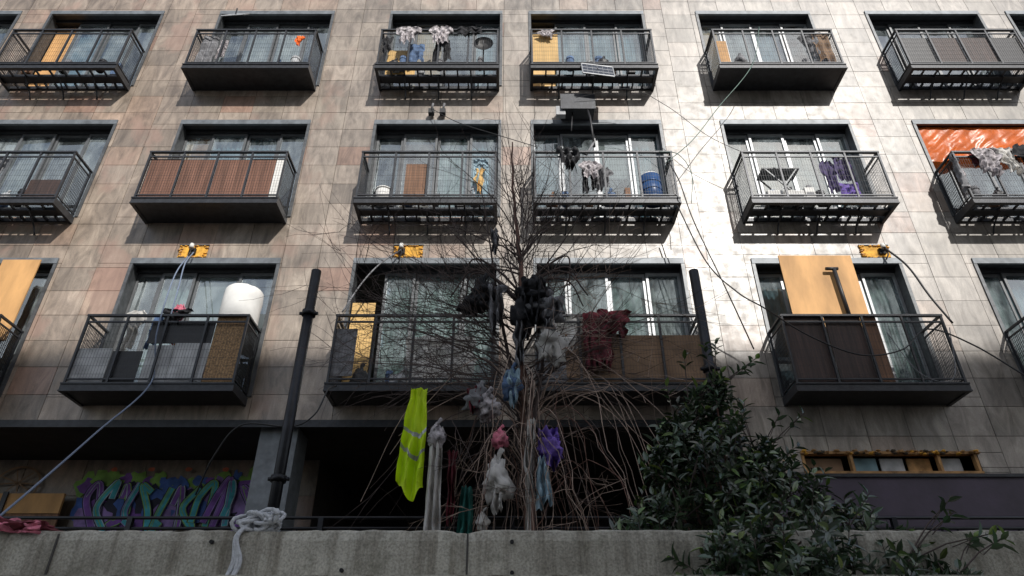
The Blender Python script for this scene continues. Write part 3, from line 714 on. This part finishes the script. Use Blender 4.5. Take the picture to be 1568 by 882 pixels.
for k in range(78):
    a=t.uniform(-1,1); ex=.13+ (a*.85 if a>0 else a*.75); ez=t.uniform(2.0,2.8); z0=t.uniform(3.1,4.0); yv=5+t.uniform(-.45,.4)
    mid=(.1+(ex-.1)*t.uniform(.35,.6),(5+yv)/2,z0+t.uniform(-.05,.22)-abs(ex)*.1)
    P=smooth_path([(.1+t.uniform(-.05,.05),5,z0-t.uniform(.1,.5)),mid,(.1+(ex-.1)*.85,yv,(z0+ez)/2),(ex+t.uniform(-.1,.1),yv,ez)],5)
    P=[p+Vector((mn.noise(p*5)*.06,mn.noise(p*5+Vector((9,0,0)))*.06,0)) for p in P]
    mb.tube(P,t.uniform(.0025,.006),t.choice(('vine','vine','bark','twig')),4,.0015,cap=False)
    if t.random()<.6: i=t.randint(5,12); grow(P[i],(t.gauss(0,1),t.gauss(0,.5),-.1),.4,.0025,1,t.choice(('vine','twig')),-.05)
for k in range(10):
    s=1 if k<7 else -1; L_=t.uniform(.8,1.25)
    P=smooth_path([(.12,5,3.3+t.uniform(0,.5)),(.12+s*L_*.35,4.95,3.9+t.uniform(-.2,.2)),(.12+s*L_*.75,4.9,3.65+t.uniform(-.2,.2)),(.12+s*L_,4.85,3.1+t.uniform(-.3,.3))],6)
    mb.tube(P,.005,'vine',4,.002,cap=False)
mb.obj('bare_tree')

def T(name,f): item(name,f)
T('hi_vis_jacket',lambda mb:cloth(mb,-.79,-.60,4.72,3.66,.76,'hivis','sheet',77,.03,lean=-.02,gather=.35,bands=((.42,.47),(.60,.65))))
T('white_cloth',lambda mb:(cloth(mb,-.60,-.48,4.7,3.35,.9,'cl_white','sheet',72,.035,gather=.3), bag(mb,-.54,4.7,3.28,.06,.09,'cl_pattern',4)))
T('dark_cloth',lambda mb:cloth(mb,-.47,-.38,4.78,3.2,.5,'cl_red','rag',73,.03))
T('teal_cloth',lambda mb:cloth(mb,-.38,-.26,4.8,2.95,.5,'cl_teal','sheet',74,.04,gather=.4))
T('plastic_bag',lambda mb:bag(mb,-.20,4.75,2.70,.045,.06,'cl_white',8))
T('plastic_bag',lambda mb:(bag(mb,-.10,4.75,2.98,.09,.15,'cl_white',9,True,.6),cloth(mb,-.16,-.04,4.7,2.95,.2,'cl_white','rag',90,.03)))
T('pink_cloth',lambda mb:bag(mb,-.09,4.76,3.28,.055,.07,'cl_pink',10,True,.6))
T('white_cloth',lambda mb:cloth(mb,.07,.20,4.8,3.45,.55,'cl_white','rag',76,.04,gather=.5))
T('white_cloth',lambda mb:cloth(mb,.08,.15,4.85,3.05,.6,'cl_white','rag',77,.03,gather=.3))
T('purple_cloth',lambda mb:(cloth(mb,.19,.34,4.8,3.38,.28,'cl_purple','sheet',78,.05),bag(mb,.28,4.82,3.22,.075,.08,'cl_purple',11,False,.7)))
T('light_blue_cloth',lambda mb:cloth(mb,.16,.28,4.75,3.15,.35,'cl_ltblue','sheet',79,.05,gather=.5))
T('dark_bundle',lambda mb:(bag(mb,-.25,4.85,3.62,.10,.10,'cl_grey',12,True,.7),bag(mb,-.18,4.8,3.55,.08,.10,'cl_pattern',13,True,.7),cloth(mb,-.35,-.22,4.8,3.7,.2,'cl_red','rag',80,.04)))
T('blue_grey_cloth',lambda mb:(bag(mb,.0,4.85,3.75,.07,.12,'cl_blue',14,True,.7),cloth(mb,-.06,.08,4.8,3.85,.28,'cl_ltblue','rag',91,.04)))
T('black_bag',lambda mb:(bag(mb,-.24,4.9,4.62,.10,.12,'cl_black',15,True,.8),bag(mb,-.33,4.9,4.50,.09,.09,'cl_black',16,True,.8),cloth(mb,-.22,-.05,4.85,4.66,.4,'cl_grey','rag',82,.06)))
T('black_bag',lambda mb:(bag(mb,.17,4.88,4.58,.15,.12,'cl_black',17,True,.8),bag(mb,.10,4.86,4.40,.09,.16,'cl_black',18,True,.8),cloth(mb,.05,.3,4.8,4.7,.45,'cl_black','rag',83,.07)))
T('plastic_bag',lambda mb:(bag(mb,.30,4.88,4.45,.13,.11,'cl_grey',19,True,.8),bag(mb,.31,4.86,4.14,.10,.17,'cl_white',20,True,.8),cloth(mb,.2,.42,4.8,4.5,.3,'cl_grey','rag',84,.05)))
T('grey_rag',lambda mb:(cloth(mb,.0,.12,4.85,4.3,.4,'cl_grey','rag',85,.05),cloth(mb,-.2,-.1,4.85,5.25,.25,'cl_grey','rag',86,.03)))

# ------------------------------------------------------------ evergreen shrub
mb=MB(); b=random.Random(5)
cl=[(1.15,3.75,2.70,.36,.32),(.90,3.65,2.46,.30,.24),(.66,3.6,2.34,.22,.15),(1.38,3.65,2.48,.34,.28),(1.6,3.45,2.30,.28,.20),(1.28,3.15,2.24,.32,.22),(1.0,3.08,2.16,.25,.18),
    (1.14,3.85,3.04,.16,.18),(.95,3.75,2.88,.17,.18),(1.40,3.8,2.80,.17,.16),(1.74,3.2,2.16,.18,.12),(1.45,3.05,2.08,.26,.12),(1.15,3.0,2.04,.25,.14),(.9,3.1,2.04,.14,.1),(1.88,3.1,2.08,.12,.07),
    (1.22,3.8,3.22,.10,.12),(.84,3.7,2.75,.12,.12),(1.05,3.8,3.12,.09,.13)]
wt=[c[3]*c[4]*(1.3 if c[4]<.19 else 1) for c in cl]
def leaf(p,d,up,L,W,col):
    d=d.normalized(); s=d.cross(up)
    if s.length<1e-3: s=d.orthogonal()
    s.normalize(); n=s.cross(d); k=len(mb.v)
    for (a,w,h) in ((0,0,0),(.3,.5,.10),(.65,.45,.06),(1,0,-.12)):
        c=p+d*L*a+n*L*(-.10*a*a)
        if w==0: mb.v.append(tuple(c))
        else:
            mb.v += [tuple(c+s*W*w+n*W*.25),tuple(c),tuple(c-s*W*w+n*W*.25)]
    f=[(k,k+1,k+2),(k,k+2,k+3),(k+1,k+4,k+5,k+2),(k+2,k+5,k+6,k+3),(k+4,k+7,k+5),(k+5,k+7,k+6)]
    for q in f: mb.face(q,'leaf',col)
def sprig(st,tip,out,n,tone,young=.25):
    mb.tube([st,(st+tip)/2+Vector((0,0,.004)),tip],.0028,'twig',3,.0015,cap=False); a0=b.random()*6
    for i in range(n):
        f=.3+.7*i/n; p=st.lerp(tip,f); a=a0+i*2.4
        o=out.orthogonal().normalized(); o2=out.cross(o)
        d=(o*cos(a)+o2*sin(a))+out*b.uniform(.35,.9)
        g_=tone*b.uniform(.75,1.3); col=(g_*b.uniform(.9,1.25),g_,g_*b.uniform(.8,1.1),1)
        if i>=n-2 and b.random()<young: col=(col[0]*2.6,col[1]*2.3,col[2]*1.1,1)
        leaf(p,d,out,b.uniform(.05,.088),b.uniform(.019,.030),col)
for k in range(880):
    c=cl[b.choices(range(len(cl)),wt)[0]]
    while True:
        v=Vector((b.uniform(-1,1),b.uniform(-1,1),b.uniform(-1,1)))
        if .15<v.length<1: break
    v=v.normalized()*(v.length**.5)*b.choice((.8,1,1,1.12,1.4 if b.random()<.5 else 1))
    tip=Vector((c[0]+v.x*c[3],c[1]+v.y*c[3]*.8,c[2]+v.z*c[4]))
    out=(v+Vector((0,-.1,.55))+Vector((b.gauss(0,.3),b.gauss(0,.3),b.gauss(0,.2)))).normalized()
    sprig(tip-out*b.uniform(.12,.22),tip,out,b.randint(7,10),b.uniform(.6,1.35))
for k in range(34):   # long leggy shoots past the crown
    c=cl[b.choice((3,4,7,8,9,10,14,15,17,1))]; c0=Vector((c[0],c[1],c[2]))
    dr=Vector((b.uniform(-.4,1.1),b.uniform(-.3,.2),b.uniform(.4,1.2))).normalized() if c[2]>2.4 else Vector((b.uniform(.4,1.2),b.uniform(-.2,.3),b.uniform(.1,.9))).normalized()
    ln=b.uniform(.26,.42); tip=c0+dr*ln
    mb.tube([c0,c0+dr*ln*.5+Vector((0,0,.02)),tip],.004,'twig',4,.002,cap=False)
    sprig(c0+dr*ln*.55,tip,dr,b.randint(5,8),b.uniform(.9,1.5),.6)
for c in cl:
    mb.tube(smooth_path([(1.2,3.8,1.9),((1.2+c[0])/2,3.8,2.15),(c[0],c[1],c[2])],4),.014,'bark',5,.005,cap=False)
mb.obj('evergreen_shrub')
# ------------------------------------------------------------ ground, street, opposite building
mb=MB(); mb.quad((-300,-300,-.12),(300,-300,-.12),(300,300,-.12),(-300,300,-.12),'asphalt'); mb.obj('ground')
mb=MB(); mb.box(-60,60,-3.0,2.97,-.1,.0,'paving'); mb.box(-60,60,-3.15,-3.002,-.1,.012,'render'); mb.obj('pavement')
mb=MB(); mb.box(-60,60,-22,-19,-.1,.0,'paving'); mb.obj('pavement')
mb=MB(); mb.box(-40,40,3.452,30,-.05,1.9,'soil'); mb.obj('terrace_ground')
opp=empty('apartment_building')
mb=MB(); OY=-22.0; H=5.9+.72*(FY-OY)
OX0,OX1=-10,34
mb.box(OX0,OX1,OY-10,OY-.2,0,H,'render'); mb.box(OX0-.1,OX1+.1,OY-.2,OY,H-.25,H+.02,'lintel')
for fl in range(9):
    mb.box(OX0,OX1,OY-.2,OY-.12,fl*3+2.7,fl*3+2.85,'lintel')
mb.obj('walls',opp)
mb=MB()
for fl in range(9):
    for i in range(14):
        x=OX0+1+i*3.05; z=fl*3+.9
        mb.box(x,x+1.3,OY-.198,OY-.17,z,z+1.5,'dark'); mb.box(x-.06,x+1.36,OY-.19,OY-.1,z-.07,z-.003,'white'); mb.box(x+.62,x+.68,OY-.17,OY-.15,z,z+1.5,'white')
mb.obj('windows',opp)

# ------------------------------------------------------------ light
sd=Vector((.40,-1,.72)).normalized(); el=math.asin(sd.z); az=math.atan2(sd.x,sd.y)
w=bpy.data.worlds.new('World'); sc.world=w; w.use_nodes=True; nt=w.node_tree
bg=nt.nodes['Background']; sky=nt.nodes.new('ShaderNodeTexSky'); sky.sky_type='NISHITA'; sky.sun_disc=False
sky.sun_elevation=el; sky.sun_rotation=az; sky.dust_density=1.5; sky.air_density=1.0
tc=nt.nodes.new('ShaderNodeTexCoord'); nz=nt.nodes.new('ShaderNodeTexNoise'); nz.inputs['Scale'].default_value=2.2; nz.inputs['Detail'].default_value=7
nt.links.new(tc.outputs['Generated'],nz.inputs['Vector'])
cr=ramp(nt,nz.outputs['Fac'],.42,.66,(0,0,0,1),(.8,.8,.8,1))
cc=mix(nt,sky.outputs[0],(8.0,8.1,8.3,1),cr)
nt.links.new(cc,bg.inputs[0]); bg.inputs[1].default_value=.135
sl=bpy.data.lights.new('sun','SUN'); sl.energy=4.4; sl.angle=radians(.53); sl.color=(1,.965,.915)
so=bpy.data.objects.new('sun',sl); sc.collection.objects.link(so); so.rotation_euler=(-sd).to_track_quat('-Z','Y').to_euler(); so.location=(10,-20,30)
cam=bpy.data.cameras.new('camera'); co=bpy.data.objects.new('camera',cam); sc.collection.objects.link(co)
cam.sensor_width=36; cam.lens=23.88; cam.clip_end=1000; cam.clip_start=.05
co.location=(0,0,1.6); co.rotation_euler=(radians(122),0,0); sc.camera=co
sc.view_settings.view_transform='Standard'; sc.view_settings.look='None'; sc.view_settings.exposure=0
